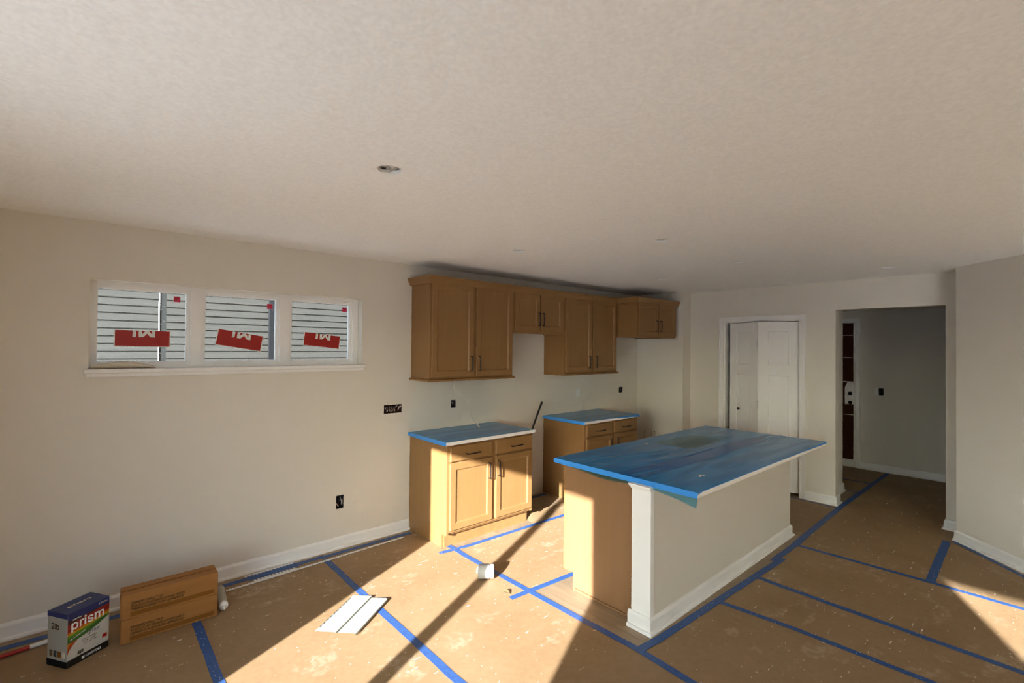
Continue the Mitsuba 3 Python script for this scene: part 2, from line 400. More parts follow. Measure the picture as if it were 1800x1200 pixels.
for z in (0.35, 1.05, 1.80):
    add('hinge', xf(cbox(-0.006, 0.006, -0.004, 0.012, -0.04, 0.04, 0.001), None, [FX - 0.004, FY - 0.003, z]), 'm_steel', parent=k2)

# hallway entry door wrapped in brown paper
struct('trim_3', casing(-2.123, -1.20, 2.145, 8.5, 0.055), 'm_trim', label='white casing of the paper-covered hallway door', cat_='door casing')
tag('door_2', 'hallway door covered in dark brown paper with pale tape lines', 'door', None, 'structure')
kd = add('leaf', cbox(8.475, 8.499, -2.118, -1.205, 0.02, 2.14, 0.003), 'm_trim', parent='door_2')
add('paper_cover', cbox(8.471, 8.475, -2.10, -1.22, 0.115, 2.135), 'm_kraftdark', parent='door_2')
for z in (0.105, 0.776, 1.263, 1.622, 1.955):
    add('tape_line', cbox(8.4695, 8.471, -2.10, -1.22, z - 0.004, z + 0.004), 'm_trim', parent='door_2')
tp = add('lock_template', prism_yz(Polygon([(-2.113, 0.93), (-1.995, 0.93), (-1.995, 1.17), (-2.03, 1.26), (-2.113, 1.26)]), 8.466, 8.4695), 'm_trim', parent='door_2')
for z in (0.955, 1.09):
    add('bore', xf(lathe([(0.001, 0), (0.027, 0), (0.027, 0.004), (0.001, 0.004)], 20), [[0, 1, 0], [0, 0, 1], [1, 0, 0]], [8.4615, -2.062, z]), 'm_dark', parent=tp)

# ---------------------------------------------------------------- openings behind the camera
tag('door_3', 'sliding glass door', 'door', None, 'structure')
def rectring(y0, y1, z0, z1, w, x0, x1, wb=None):
    return prism_yz(sbox(y0, z0, y1, z1).difference(sbox(y0 + w, z0 + (wb or w), y1 - w, z1 - w)), x0, x1)
add('frame', rectring(SY0, SY1, -0.02, SZ, 0.03, -1.07, -0.96), 'm_vinyl', parent='door_3')
for (a, b, x0) in ((-2.758, SY1 - 0.03, -1.0), (SY0 + 0.03, -2.738, -1.05)):
    k = add('sash', rectring(a, b, 0.01, SZ - 0.03, 0.065, x0, x0 + 0.035, 0.09), 'm_vinyl', parent='door_3')
    v = np.array([[x0 + .017, a + .03, .08], [x0 + .017, b - .03, .08], [x0 + .017, b - .03, SZ - .06], [x0 + .017, a + .03, SZ - .06]])
    scene[k + '__pane'] = mikit.ply((v, np.array([[0, 1, 2], [0, 2, 3]])), 'm_glass')
tag('window_2', 'unseen window, enlarged to let in more sun for bounce', 'window', None, 'structure')
add('frame', cat(rectring(GY0, GY1, GZ0, GZ1, 0.05, -1.05, -0.98), cbox(-1.05, -0.98, -7.2, -7.13, GZ0, GZ1)), 'm_vinyl', parent='window_2')
for a, b in ((GY0 + .04, -7.19), (-7.14, GY1 - .04)):
    v = np.array([[-1.015, a, GZ0 + .04], [-1.015, b, GZ0 + .04], [-1.015, b, GZ1 - .04], [-1.015, a, GZ1 - .04]])
    scene[num('window_2__pane')] = mikit.ply((v, np.array([[0, 1, 2], [0, 2, 3]])), 'm_glass')

# ---------------------------------------------------------------- the neighbour's house outside the window
t = thing('neighbour_house', 'neighbouring house wall of grey lap siding seen through the window', 'house')
PIT, ZL = 0.104, 2.355
add('sheathing', cbox(-6, 12, 4.33, 4.5, -0.3, 5.5), 'm_siding', parent=t)
for k in range(-18, 22):
    z = ZL + PIT * k
    poly = Polygon([(4.33, z), (4.30, z), (4.30, z + 0.004), (4.318, z + PIT), (4.33, z + PIT)])
    if k == -18:
        pb = mikit.ply(prism_yz(Polygon([(4.33, 0), (4.296, 0), (4.296, 0.004), (4.322, PIT), (4.33, PIT)]), -6, 12), 'm_siding')
    key = num(t + '__siding_board')
    scene[key] = {**pb, 'to_world': T().translate([0, 0, z])}
add('shade_roof', prism_yz(Polygon([(3.5, 5.5), (12.5, 5.5), (12.5, 5.65), (8.1, 8.8), (3.5, 5.65)]), -6.4, 12.4), 'm_galv', parent=t)  # unseen; eaves set forward to cut sky light on the siding
t = thing('steel_post', 'tall grey perforated steel angle post standing outside the left pane', 'post')
pp = sbox(0.447, -0.3, 0.494, 4.5)
for i in range(11):
    z = 1.30 + 0.124 * i
    pp = pp.difference(Point(0.477, z).buffer(0.0042, 6)).difference(Point(0.455, z + 0.098).buffer(0.0042, 6))
add('web', prism_xz(pp, 1.0, 1.003), 'm_galv', parent=t)
add('flange', cbox(0.4385, 0.447, 0.994, 1.003, -0.3, 4.5), 'm_trim', parent=t, label='bright white narrow edge')
add('shade_strip', cbox(2.145, 2.30, 4.25, 4.285, -0.3, 5.45, 0.01), 'm_shade_strip', label='dark grey strip standing in for a shadow band on the neighbouring siding behind the middle pane', cat_='shade_strip')  # dark strip put in for a shadow band on the siding

# ---------------------------------------------------------------- kitchen cabinets
SH = [(0, 0.0), (0, 0.018), (0.002, 0.020), (0.052, 0.020), (0.054, 0.0185), (0.063, 0.0105), (0.064, 0.0095)]
DR = [(0, 0.0), (0, 0.017), (0.003, 0.020)]
def pull(cx, y, cz, vertical=True, L=0.145):
    """square bar pull standing off a front at y, facing -Y"""
    b, o = 0.0085, 0.030
    if vertical:
        return cat(cbox(cx - b / 2, cx + b / 2, y - o, y - o + b, cz - L / 2, cz + L / 2, 0.001), cbox(cx - b / 2, cx + b / 2, y - o + b, y, cz - L / 2, cz - L / 2 + b), cbox(cx - b / 2, cx + b / 2, y - o + b, y, cz + L / 2 - b, cz + L / 2))
    return cat(cbox(cx - L / 2, cx + L / 2, y - o, y - o + b, cz - b / 2, cz + b / 2, 0.001), cbox(cx - L / 2, cx - L / 2 + b, y - o + b, y, cz - b / 2, cz + b / 2), cbox(cx + L / 2 - b, cx + L / 2, y - o + b, y, cz - b / 2, cz + b / 2))

def doors(t, yf, specs):
    for (x0, x1, z0, z1, hx, hz) in specs:
        k = add('door', front_panel(x0, x1, z0, z1, yf, SH), 'm_wood', parent=t)
        add('handle', pull(hx, yf - 0.020, hz), 'm_black', parent=k, label='black bar handle')

def base_cabinet(label, x0, x1, draw, drs, yf=-0.63):
    t = thing('base_cabinet', label, 'cabinet', None)
    add('body', cat(cbox(x0 + 0.02, x1 - 0.02, yf + 0.02, -0.003, 0.115, 0.884), cbox(x0 + 0.02, x1 - 0.02, yf, yf + 0.02, 0.135, 0.884)), 'm_wood', parent=t)
    sp = Polygon([(-0.003, 0), (yf + 0.068, 0), (yf + 0.068, 0.118), (yf, 0.118), (yf, 0.884), (-0.003, 0.884)])
    for a, b in ((x0, x0 + 0.02), (x1 - 0.02, x1)):
        add('side_panel', prism_yz(sp, a, b), 'm_wood', parent=t)
    add('toe_board', cbox(x0 + 0.02, x1 - 0.02, yf + 0.060, yf + 0.072, 0.0, 0.13), 'm_wood', parent=t)
    for (a, b, hx) in draw:
        k = add('drawer', front_panel(a, b, 0.742, 0.870, yf, DR), 'm_wood', parent=t)
        add('handle', pull(hx, yf - 0.020, 0.793, False), 'm_black', parent=k, label='black bar handle')
    doors(t, yf, drs)
    return t
base_cabinet('nearer toffee-brown base cabinet with two drawers over two doors, in sunlight', 2.29, 3.295,
             [(2.318, 2.774, 2.552), (2.820, 3.276, 3.066)], [(2.318, 2.774, 0.158, 0.724, 2.733, 0.607), (2.820, 3.276, 0.158, 0.724, 2.842, 0.611)])
base_cabinet('farther toffee-brown base cabinet with two drawers, half hidden by the island', 4.09, 5.095,
             [(4.118, 4.574, 4.35), (4.62, 5.076, 4.84)], [(4.118, 4.574, 0.158, 0.724, 4.533, 0.607), (4.62, 5.076, 0.158, 0.724, 4.66, 0.611)])

def wall_cabinet(label, x0, x1, yf, z0, z1, drs, rail):
    t = thing('wall_cabinet', label, 'cabinet')
    add('body', cat(cbox(x0 + 0.018, x1 - 0.018, yf + 0.02, -0.003, z0 + 0.012, z1), cbox(x0 + 0.018, x1 - 0.018, yf, yf + 0.02, z0, z1)), 'm_wood', parent=t)
    for a, b in ((x0, x0 + 0.018), (x1 - 0.018, x1)):
        add('side_panel', cbox(a, b, yf, -0.003, z0, z1), 'm_wood', parent=t)
    doors(t, yf, drs)
    if rail is not None:
        a, b, l, r = rail
        L = []
        for o, z in ((0.004, z0 - 0.026), (0.018, z0 - 0.022), (0.022, z0 - 0.008), (0.010, z0 - 0.001)):
            L.append(np.array([[x0 - o * l, -0.003, z], [x0 - o * l, yf - o, z], [x1 + o * r, yf - o, z], [x1 + o * r, -0.003, z]]))
        m = rings(L); m.fix_normals()
        add('light_rail', m, 'm_wood', parent=t)
    return t
wall_cabinet('tall brown wall cabinet with two doors nearest the window', 2.292, 3.288, -0.33, 1.430, 2.332,
             [(2.308, 2.774, 1.444, 2.316, 2.741, 1.565), (2.808, 3.272, 1.444, 2.316, 2.838, 1.565)], (1, 1, 1, 1))
wall_cabinet('short brown wall cabinet over the empty range space', 3.289, 4.085, -0.33, 1.872, 2.332,
             [(3.312, 3.672, 1.900, 2.300, 3.648, 2.030), (3.690, 4.045, 1.900, 2.300, 3.709, 2.030)], None)
wall_cabinet('tall brown wall cabinet with two doors over the farther counter', 4.086, 5.082, -0.33, 1.430, 2.332,
             [(4.098, 4.562, 1.444, 2.310, 4.507, 1.556), (4.592, 5.058, 1.444, 2.310, 4.636, 1.556)], (1, 1, 0, 1))
wall_cabinet('deep brown wall cabinet over the empty refrigerator space', 5.083, 5.985, -0.64, 1.868, 2.332,
             [(5.105, 5.525, 1.884, 2.300, 5.475, 2.016), (5.545, 5.965, 1.884, 2.300, 5.572, 2.016)], None)
CP = [(0.001, 2.296), (0.022, 2.296), (0.022, 2.304), (0.026, 2.312), (0.038, 2.338), (0.046, 2.350), (0.046, 2.366), (0.001, 2.366)]
def crown_loop(fx, fy, dx, dy):
    return np.array([[fx + dx * o, fy + dy * o, z] for o, z in CP])
CL = [crown_loop(2.291, -0.002, -1, 0), crown_loop(2.291, -0.331, -1, -1), crown_loop(5.082, -0.331, -1, -1), crown_loop(5.082, -0.641, -1, -1), crown_loop(5.986, -0.641, 1, -1), crown_loop(5.986, -0.002, 1, 0)]
t = thing('crown_moulding', 'brown crown moulding running along the tops of all wall cabinets', 'moulding')
for a, b in zip(CL[:-1], CL[1:]):
    m = rings([a, b]); m.fix_normals()
    add('length', m, 'm_wood', parent=t)

# ---------------------------------------------------------------- countertops
add('countertop', cbox(2.268, 3.318, -0.650, -0.003, 0.884, 0.914, 0.002), 'm_quartz', label='white countertop on the nearer base cabinet', cat_='countertop')
add('countertop', cbox(4.072, 5.118, -0.655, -0.003, 0.884, 0.914, 0.002), 'm_quartz', label='white countertop on the farther base cabinet', cat_='countertop')
IX0, IX1, IY0, IY1 = 2.578, 4.915, -2.711, -1.600
ip = sbox(IX0, IY0, IX1, IY1).difference(sbox(3.655, -2.10, 4.36, -1.745))
add('countertop', prism_xy(ip, 0.884, 0.914), 'm_quartz', label='large white island countertop with a sink cut-out', cat_='countertop')

def grid(V):
    a, b = V.shape[:2]
    i, j = np.meshgrid(np.arange(a - 1), np.arange(b - 1), indexing='ij')
    q = np.stack([i * b + j, (i + 1) * b + j, (i + 1) * b + j + 1, i * b + j + 1], -1).reshape(-1, 4)
    return trimesh.Trimesh(V.reshape(-1, 3), np.vstack([q[:, [0, 1, 2]], q[:, [0, 2, 3]]]), process=False)

scene['m_filmspan'] = {'type': 'principledthin', 'base_color': rgb(0.26, 0.64, 0.92), 'roughness': 0.1, 'eta': 1.25, 'spec_trans': 0.65, 'diff_trans': 1.2}   # the same film with nothing white close beneath it
def film(label, x0, x1, y0, y1, z, amp, seed, skirts, nx=160, ny=90, hole=None, double=None):
    """a thin sheet lying on a counter, wrinkled along X, with aprons that hang over named edges: 'l' (x0), 'n' (y0), 'r' (x1);
    hole: where it spans a cut-out; double: the strip in which two widths overlap"""
    t = thing('protective_film', label, 'plastic film')
    def wr(x, y):
        p = np.stack([x * 1.1, y * 12 + 1.2 * np.sin(x * 1.1 + seed), np.full_like(x, seed * 3.1)], -1)
        r = np.abs(meshkit.fbm(p, 3, seed) - 0.5)
        zone = np.clip((meshkit.fbm(np.stack([x * 0.9, y * 2.5, np.full_like(x, seed + 50.0)], -1), 2, seed) - 0.40) * 5, 0.06, 1)
        return amp * zone * np.clip(0.16 - r, 0, 1) / 0.16 + 0.0004
    def top(xs, ys, edge_fade=True):
        X, Y = np.meshgrid(xs, ys, indexing='ij')
        edge = np.minimum.reduce([X - x0, x1 - X, Y - y0, y1 - Y])
        return np.stack([X, Y, z + wr(X, Y) * np.clip(edge / 0.03, 0.05, 1)], -1)
    if hole is None:
        add('sheet', grid(top(np.linspace(x0, x1, nx), np.linspace(y0, y1, ny))), 'm_filmtop', True, parent=t)
    else:
        hx0, hx1, hy0, hy1 = hole
        xs = np.unique(np.concatenate([np.linspace(x0, hx0, nx // 2), np.linspace(hx0, hx1, nx // 3), np.linspace(hx1, x1, nx // 4)]))
        ys = np.unique(np.concatenate([np.linspace(y0, hy0, ny // 4), np.linspace(hy0, hy1, ny // 2), np.linspace(hy1, y1, ny // 4)]))
        V = top(xs, ys)
        m = grid(V)
        c = m.triangles_center
        inside = (c[:, 0] > hx0) & (c[:, 0] < hx1) & (c[:, 1] > hy0) & (c[:, 1] < hy1)
        a_, b_ = m.copy(), m.copy()
        a_.update_faces(~inside); b_.update_faces(inside)
        a_.remove_unreferenced_vertices(); b_.remove_unreferenced_vertices()
        add('sheet', a_, 'm_filmtop', True, parent=t)
        add('span', b_, 'm_filmspan', True, parent=t, label='see-through stretch over the sink cut-out')
    if double:
        V = top(np.linspace(x0, x1, nx), np.linspace(double[0], double[1], 16))
        U = (np.linspace(0, 1, nx)[:, None] * 2 - 1)
        V[..., 1] += 0.020 * np.sin(U * 3.0) * 1.0 - 0.045 * U
        V[..., 2] += 0.0012
        add('overlap', grid(V), 'm_filmdouble', True, parent=t, label='darker strip where two widths overlap')
    for side, fn in skirts.items():
        u = np.linspace(y0, y1, 90) if side in 'lr' else np.linspace(x0, x1, 160)
        for part, lo, hi, mat in (('edge_band', 0.0, 0.034, 'm_filmedge_lit'), ('apron', 0.034, 1.0, 'm_film')):
            Ln = np.array([fn(q) for q in u])
            top_, bot = np.minimum(Ln, lo), np.minimum(Ln, hi)
            if (bot - top_).max() < 0.003:
                continue
            keep = slice(None)
            if part == 'apron':
                idx = np.nonzero(bot - top_ > 1e-4)[0]; keep = slice(max(idx[0] - 1, 0), idx[-1] + 2)
            uu = u[keep]
            w = np.linspace(0, 1, 7)
            U, W = np.meshgrid(uu, w, indexing='ij')
            drop = top_[keep][:, None] + (bot - top_)[keep][:, None] * W
            over = np.clip(drop - 0.030, 0, 1)
            fl = (0.10 * np.sin(U * 95 + seed) + 0.08 * np.sin(U * 223)) * over
            out = 0.0012 + over * 0.10 + np.abs(fl)
            zz = z + 0.0006 - drop
            V = np.stack([(x0 - out) if side == 'l' else (x1 + out), U, zz], -1) if side in 'lr' else np.stack([U, y0 - out, zz], -1)
            add(part, grid(V), mat, True, parent=t)
ip_ = lambda xs, ys: (lambda t: float(np.interp(t, xs, ys)))
film('blue protective film over the nearer countertop', 2.268, 3.318, -0.650, -0.004, 0.9143, 0.0010, 2, {'l': ip_([-0.65, -0.3, 0], [0.034, 0.036, 0.03])}, 80, 50)
film('blue protective film over the farther countertop', 4.072, 5.118, -0.655, -0.004, 0.9143, 0.0012, 3, {'l': ip_([-0.65, -0.5, 0], [0.034, 0.04, 0.03]), 'n': ip_([4.07, 4.5, 4.75, 5.11], [0.002, 0.004, 0.016, 0.03]), 'r': ip_([-0.65, 0], [0.034, 0.03])}, 80, 50)
film('blue protective film over the island countertop, drooping at its near corner', IX0, IX1, IY0, IY1, 0.9144, 0.0038, 4,
     {'l': ip_([-2.711, -2.69, -2.62, -2.45, -2.40, -2.30, -2.2, -2.1, -2.0, -1.9, -1.75, -1.6], [0.090, 0.086, 0.068, 0.046, 0.050, 0.048, 0.052, 0.060, 0.056, 0.045, 0.036, 0.03]),
      'n': ip_([2.578, 2.64, 3.6, 4.3, 4.9], [0.012, 0.004, 0.005, 0.008, 0.016])}, 200, 120, (3.655, 4.36, -2.10, -1.745), (-2.36, -2.20))
add('plastic_scrap', cat(rotz(cbox(-0.025, 0.025, -0.006, 0.006, 0.9185, 0.9195), 20), rotz(cbox(0.01, 0.03, -0.018, -0.002, 0.9185, 0.9192), -15)).apply_translation([2.925, -2.55, 0]), 'm_white', label='small white scrap on the near end of the island film', cat_='scrap')
add('plastic_scrap', rotz(cbox(-0.02, 0.02, -0.010, 0.010, 0.918, 0.920, 0.0008), 35).apply_translation([3.545, -1.764, 0]), 'm_white', label='small white scrap beside the sink cut-out', cat_='scrap')

# ---------------------------------------------------------------- island base
t = thing('kitchen_island', 'kitchen island base with brown end panel, white corner post and beige back', 'island')
add('end_panel', prism_yz(Polygon([(-2.285, 0), (-1.757, 0), (-1.757, 0.118), (-1.685, 0.118), (-1.685, 0.884), (-2.285, 0.884)]), 2.620, 2.64), 'm_veneer', parent=t)
add('body', cat(cbox(2.64, 3.60, -2.285, -1.70, 0.118, 0.86), cbox(4.42, 4.90, -2.285, -1.70, 0.118, 0.86), cbox(3.60, 4.42, -2.285, -1.70, 0.118, 0.30), cbox(2.64, 4.90, -2.285, -1.765, 0.0, 0.118)), 'm_wood', parent=t)
add('stile', cbox(2.62, 2.66, -1.685, -1.664, 0.118, 0.884, 0.002), 'm_wood', parent=t)
for a, b in ((2.67, 3.20), (3.22, 3.63), (3.65, 4.06), (4.08, 4.48), (4.5, 4.89)):
    m = front_panel(-b, -a, 0.13, 0.86, 0.0, SH)
    m = xf(m, [[-1, 0, 0], [0, -1, 0], [0, 0, 1]], [0, -1.70, 0])
    add('door', m, 'm_wood', parent=t)
add('knee_wall', cbox(2.60, 4.915, -2.420, -2.286, 0, 0.883), 'm_wall', parent=t)
add('corner_post', cat(cbox(2.56, 2.60, -2.424, -2.288, 0.0, 0.884, 0.002), rings([np.array([[2.60, -2.427 - 0, z], [2.60, -2.286, z], [2.557 - o, -2.286 + o, z], [2.557 - o, -2.427 - o * 0.2, z]]) for o, z in ((0.0, 0.850), (0.003, 0.858), (0.012, 0.872), (0.014, 0.8835))])), 'm_trim', parent=t)
add('baseboard', cat(base_run((2.56, -2.420), (4.915, -2.420), (0, -1), 1, 1), base_run((2.56, -2.272), (2.56, -2.420), (-1, 0), 0, 1), base_run((4.915, -2.420), (4.915, -2.286), (1, 0), 1, 0)), 'm_trim', parent=t)
add('shoe_moulding', cbox(2.606, 2.62, -2.27, -1.77, 0.0, 0.016, 0.004), 'm_veneer', parent=t)

# ---------------------------------------------------------------- paper on the floor
def sheet(x0, x1, y0, y1, seed, label, lift=None, cat_='paper sheet'):
    nx, ny = max(3, int((x1 - x0) / 0.06)), max(3, int((y1 - y0) / 0.06))
    X, Y = np.meshgrid(np.linspace(x0, x1, nx), np.linspace(y0, y1, ny), indexing='ij')
    Z = 0.0008 + 0.0016 * meshkit.fbm(np.stack([X * 3.3, Y * 3.3, np.full_like(X, seed)], -1), 3, seed)
    if lift is not None:
        Z = Z + lift(X, Y)
    a, b = X.shape
    V = np.stack([X, Y, Z], -1).reshape(-1, 3)
    W = V.copy(); W[:, 2] = np.maximum(W[:, 2] - 0.0008, 0.0)
    i, j = np.meshgrid(np.arange(a - 1), np.arange(b - 1), indexing='ij')
    q = np.stack([i * b + j, (i + 1) * b + j, (i + 1) * b + j + 1, i * b + j + 1], -1).reshape(-1, 4)
    f = np.vstack([q[:, [0, 1, 2]], q[:, [0, 2, 3]]])
    n = a * b
    rim = np.concatenate([np.arange(a) * b, (a - 1) * b + np.arange(1, b), np.arange(a - 2, -1, -1) * b + b - 1, np.arange(b - 2, 0, -1)])
    r2 = np.roll(rim, -1)
    side = np.vstack([np.stack([rim, rim + n, r2 + n], 1), np.stack([rim, r2 + n, r2], 1)])
    m = trimesh.Trimesh(np.vstack([V, W]), np.vstack([f, f[:, ::-1] + n, side]), process=False)
    PAPERS.append(sbox(x0, y0, x1, y1))
    return add('paper_sheet', m, 'm_paper', 35, label=label, cat_=cat_)
PAPERS = []
sheet(-0.92, 0.525, -8.4, -0.13, 1, 'brown builder\'s paper sheet under the cartons at the left corner')
sheet(0.525, 1.452, -8.4, -0.12, 2, 'brown builder\'s paper sheet under the white siding offcut')
sheet(1.452, 2.283, -0.60, -0.10, 13, 'short brown builder\'s paper piece at the side of the nearer base cabinet')
sheet(1.452, 2.36, -8.4, -0.60, 3, 'brown builder\'s paper sheet between the nearer base cabinet and the camera')
def curl(X, Y):
    return 0.055 * np.clip((X - 3.26) / 0.1, 0, 1) * np.clip((Y + 0.60) / 0.12, 0, 1) ** 1.6 * np.clip((4.02 - X) / 0.25, 0, 1) * (0.35 + 0.65 * np.cos((X - 3.32) * 3.6) ** 2)
sheet(2.36, 3.30, -1.585, -0.68, 4, 'brown builder\'s paper sheet before the nearer base cabinet doors')
sheet(3.30, 4.05, -1.585, -0.46, 14, 'brown builder\'s paper sheet curling up at the empty range space', curl)
sheet(4.05, 6.20, -1.585, -0.70, 5, 'brown builder\'s paper sheet before the farther base cabinet')
sheet(2.36, 3.285, -8.3, -2.50, 6, 'brown builder\'s paper sheet at the foot of the island corner post')
sheet(3.285, 3.80, -8.3, -2.535, 7, 'narrow brown builder\'s paper sheet beside the island back')
sheet(3.80, 4.715, -4.62, -2.545, 8, 'brown builder\'s paper sheet off the far end of the island')
sheet(4.715, 8.45, -3.43, -2.52, 9, 'long brown builder\'s paper sheet running into the hallway')
sheet(4.96, 6.20, -2.52, -1.585, 10, 'brown builder\'s paper sheet before the folding door')
tri = Polygon([(4.715, -3.43), (5.86, -3.43), (4.715, -4.60)])
tm = prism_xy(tri, 0.0003, 0.0014); PAPERS.append(tri)
add('paper_sheet', tm, 'm_paper', label='corner piece of brown builder\'s paper by the slanting wall', cat_='paper sheet')
sheet(7.01, 8.45, -2.52, -1.05, 11, 'brown builder\'s paper sheet before the paper-covered hallway door')
sheet(7.01, 8.45, -4.3, -3.43, 12, 'brown builder\'s paper sheet at the right of the hallway')

# floor planks where the paper leaves them bare
cover = unary_union(PAPERS)
solid = unary_union([sbox(2.62, -2.42, 4.9, -1.76), sbox(2.29, -0.56, 3.29, 0), sbox(4.09, -0.56, 5.09, 0), sbox(6.05, -0.7, 9, 0.2)])
PW, PL = 0.19, 1.22
var = {}
for i in range(int(-0.95 / PW) - 1, int(6.2 / PW) + 1):
    off = (math.sin(i * 12.9898) * 43758.5453) % 1.0 * PL
    for j in range(-4, 2):
        a, b = i * PW, (i + 1) * PW
        y0, y1 = j * PL - off, (j + 1) * PL - off
        pl = sbox(max(a, -0.94), max(y0, -3.4), min(b, 6.24), min(y1, 0)) if (max(y0, -3.4) < min(y1, 0) and b > -0.94) else None
        if pl is None or pl.area < 1e-3:
            continue
        if pl.difference(cover).difference(solid).area < 0.004:
            continue
        x0_, y0_, x1_, y1_ = pl.bounds
        add('plank', cbox(x0_ + 0.0007, x1_ - 0.0007, y0_ + 0.0007, y1_ - 0.0007, -0.0014, 0.0002), 'm_plank', parent='floor')

# ---------------------------------------------------------------- blue tape
def tape(pts, w, label, z=0.0034, seed=0):
    p = np.asarray(pts, float)
    out = []
    for a, b in zip(p[:-1], p[1:]):
        n = max(2, int(np.linalg.norm(b - a) / 0.12))
        out += [a + (b - a) * k / n for k in range(n)]
    p = np.vstack([out, p[-1]])
    t = np.gradient(p, axis=0); t /= np.linalg.norm(t, axis=1, keepdims=True)
    nrm = np.stack([-t[:, 1], t[:, 0]], 1)
    r = np.random.default_rng(seed)
    wob = r.normal(0, 0.0012, (len(p), 1))
    l, q = p + nrm * (w / 2) + wob * nrm, p - nrm * (w / 2) + wob * nrm
    zz = z + r.uniform(0, 0.0003, len(p))
    Lp = [np.array([[*l[i], zz[i]], [*q[i], zz[i]], [*q[i], zz[i] - 0.0007], [*l[i], zz[i] - 0.0007]]) for i in range(len(p))]
    m = rings(Lp); m.fix_normals()
    add('tape_strip', m, 'm_tape', label=label, cat_='tape')
tape([(-0.92, -0.118), (0.75, -0.112), (1.47, -0.088)], 0.05, 'blue tape strip along the baseboard behind the cartons', 0.0034, 1)
tape([(0.90, -0.112), (1.25, -0.10)], 0.085, 'short wide blue tape patch by the baseboard between toothed strips', 0.0040, 12)
tape([(1.43, -0.105), (1.9, -0.094), (2.25, -0.108)], 0.048, 'blue tape strip along the baseboard beside the nearer base cabinet', 0.0040, 2)
tape([(0.525, -0.35), (0.525, -1.2), (0.53, -3.9)], 0.048, 'blue tape strip running out from under the tile cartons', 0.0034, 3)
tape([(1.452, -0.15), (1.450, -1.2), (1.452, -4.0)], 0.048, 'blue tape strip passing under the white siding offcut', 0.0034, 4)
tape([(2.215, -0.645), (2.5, -0.680), (3.95, -0.705)], 0.045, 'blue tape strip before the nearer base cabinet', 0.0034, 5)
tape([(2.357, -0.565), (2.352, -1.2), (2.358, -1.6), (2.378, -2.45), (2.352, -2.85), (2.352, -4.0)], 0.047, 'long blue tape strip across the floor at the near end of the island', 0.0040, 6)
tape([(2.19, -1.570), (2.80, -1.612)], 0.045, 'short blue tape strip reaching to the island end panel', 0.0046, 7)
tape([(2.36, -2.462), (2.56, -2.486), (3.2, -2.515), (4.31, -2.562)], 0.05, 'wide blue tape strip along the island back', 0.0046, 8)
tape([(4.21, -2.525), (4.83, -2.533)], 0.05, 'short blue tape piece by the far end of the island', 0.0050, 9)
tape([(4.72, -2.525), (6.3, -2.495), (8.44, -2.515)], 0.055, 'blue tape strip running into the hallway', 0.0046, 10)
tape([(3.245, -2.52), (3.292, -2.99), (3.308, -3.6), (3.31, -4.3)], 0.042, 'blue tape strip nearest the camera of three crossing the right floor', 0.0034, 11)
tape([(3.815, -2.555), (3.800, -3.0), (3.790, -3.6), (3.775, -4.4)], 0.047, 'middle blue tape strip of three crossing the right floor', 0.0034, 13)
tape([(4.710, -2.54), (4.722, -3.0), (4.725, -3.42), (4.712, -4.4)], 0.045, 'farthest blue tape strip of three crossing the right floor', 0.0034, 14)
tape([(4.735, -3.43), (5.86, -3.405)], 0.056, 'short wide blue tape strip ending at the slanting wall corner', 0.0040, 15)
tape([(5.905, -3.446), (5.40, -3.893), (5.0, -4.28)], 0.040, 'blue tape strip along the slanting wall baseboard', 0.0034, 16)
tape([(6.205, -1.62), (6.15, -2.47)], 0.028, 'thin blue tape strip before the folding door', 0.0034, 17)
tape([(7.6, -1.4), (7.61, -2.50)], 0.04, 'farther thin blue tape strip across the hallway', 0.0034, 18)
tape([(6.995, -2.30), (7.005, -2.50)], 0.03, 'nearer thin blue tape strip across the hallway', 0.0034, 19)
tape([(3.36, -0.085), (4.05, -0.078)], 0.048, 'blue tape strip at the wall in the empty range space', 0.0034, 20)

# ---------------------------------------------------------------- ceiling openings with cables
for i, (hx, hy) in enumerate(HOLES):
    lab = ['round ceiling light opening with white cables, nearest the camera', 'round ceiling light opening before the tall wall cabinet', 'round ceiling light opening above the near half of the island',
           'round ceiling light opening above the far half of the island', 'small round ceiling light opening before the deep wall cabinet', 'round ceiling light opening before the hallway'][i]
    t = thing('light_opening', lab, 'light opening', None)
    add('backing', cbox(hx - 0.07, hx + 0.07, hy - 0.07, hy + 0.07, H + 0.030, H + 0.036), 'm_trim', parent=t)
    r = np.random.default_rng(40 + i)
    a0 = 2.2 + i
    for k in range(3):
        a = a0 + k * 2.1
        c, s_ = math.cos(a), math.sin(a)
        dip = (-0.012, 0.004, 0.010)[k] if i == 0 else (0.010, 0.014, 0.016)[k]
        pts = [(hx + 0.044 * c, hy + 0.044 * s_, H + 0.026), (hx + 0.030 * c - 0.016 * s_, hy + 0.030 * s_ + 0.016 * c, H + dip + 0.006), (hx - 0.006 * s_, hy + 0.006 * c, H + dip), (hx - 0.032 * c + 0.012 * s_, hy - 0.032 * s_ - 0.012 * c, H + 0.014), (hx - 0.040 * c, hy - 0.040 * s_, H + 0.027)]
        add('cable', tube(pts, 0.0035, 7, 5), 'm_wire', True, parent=t)

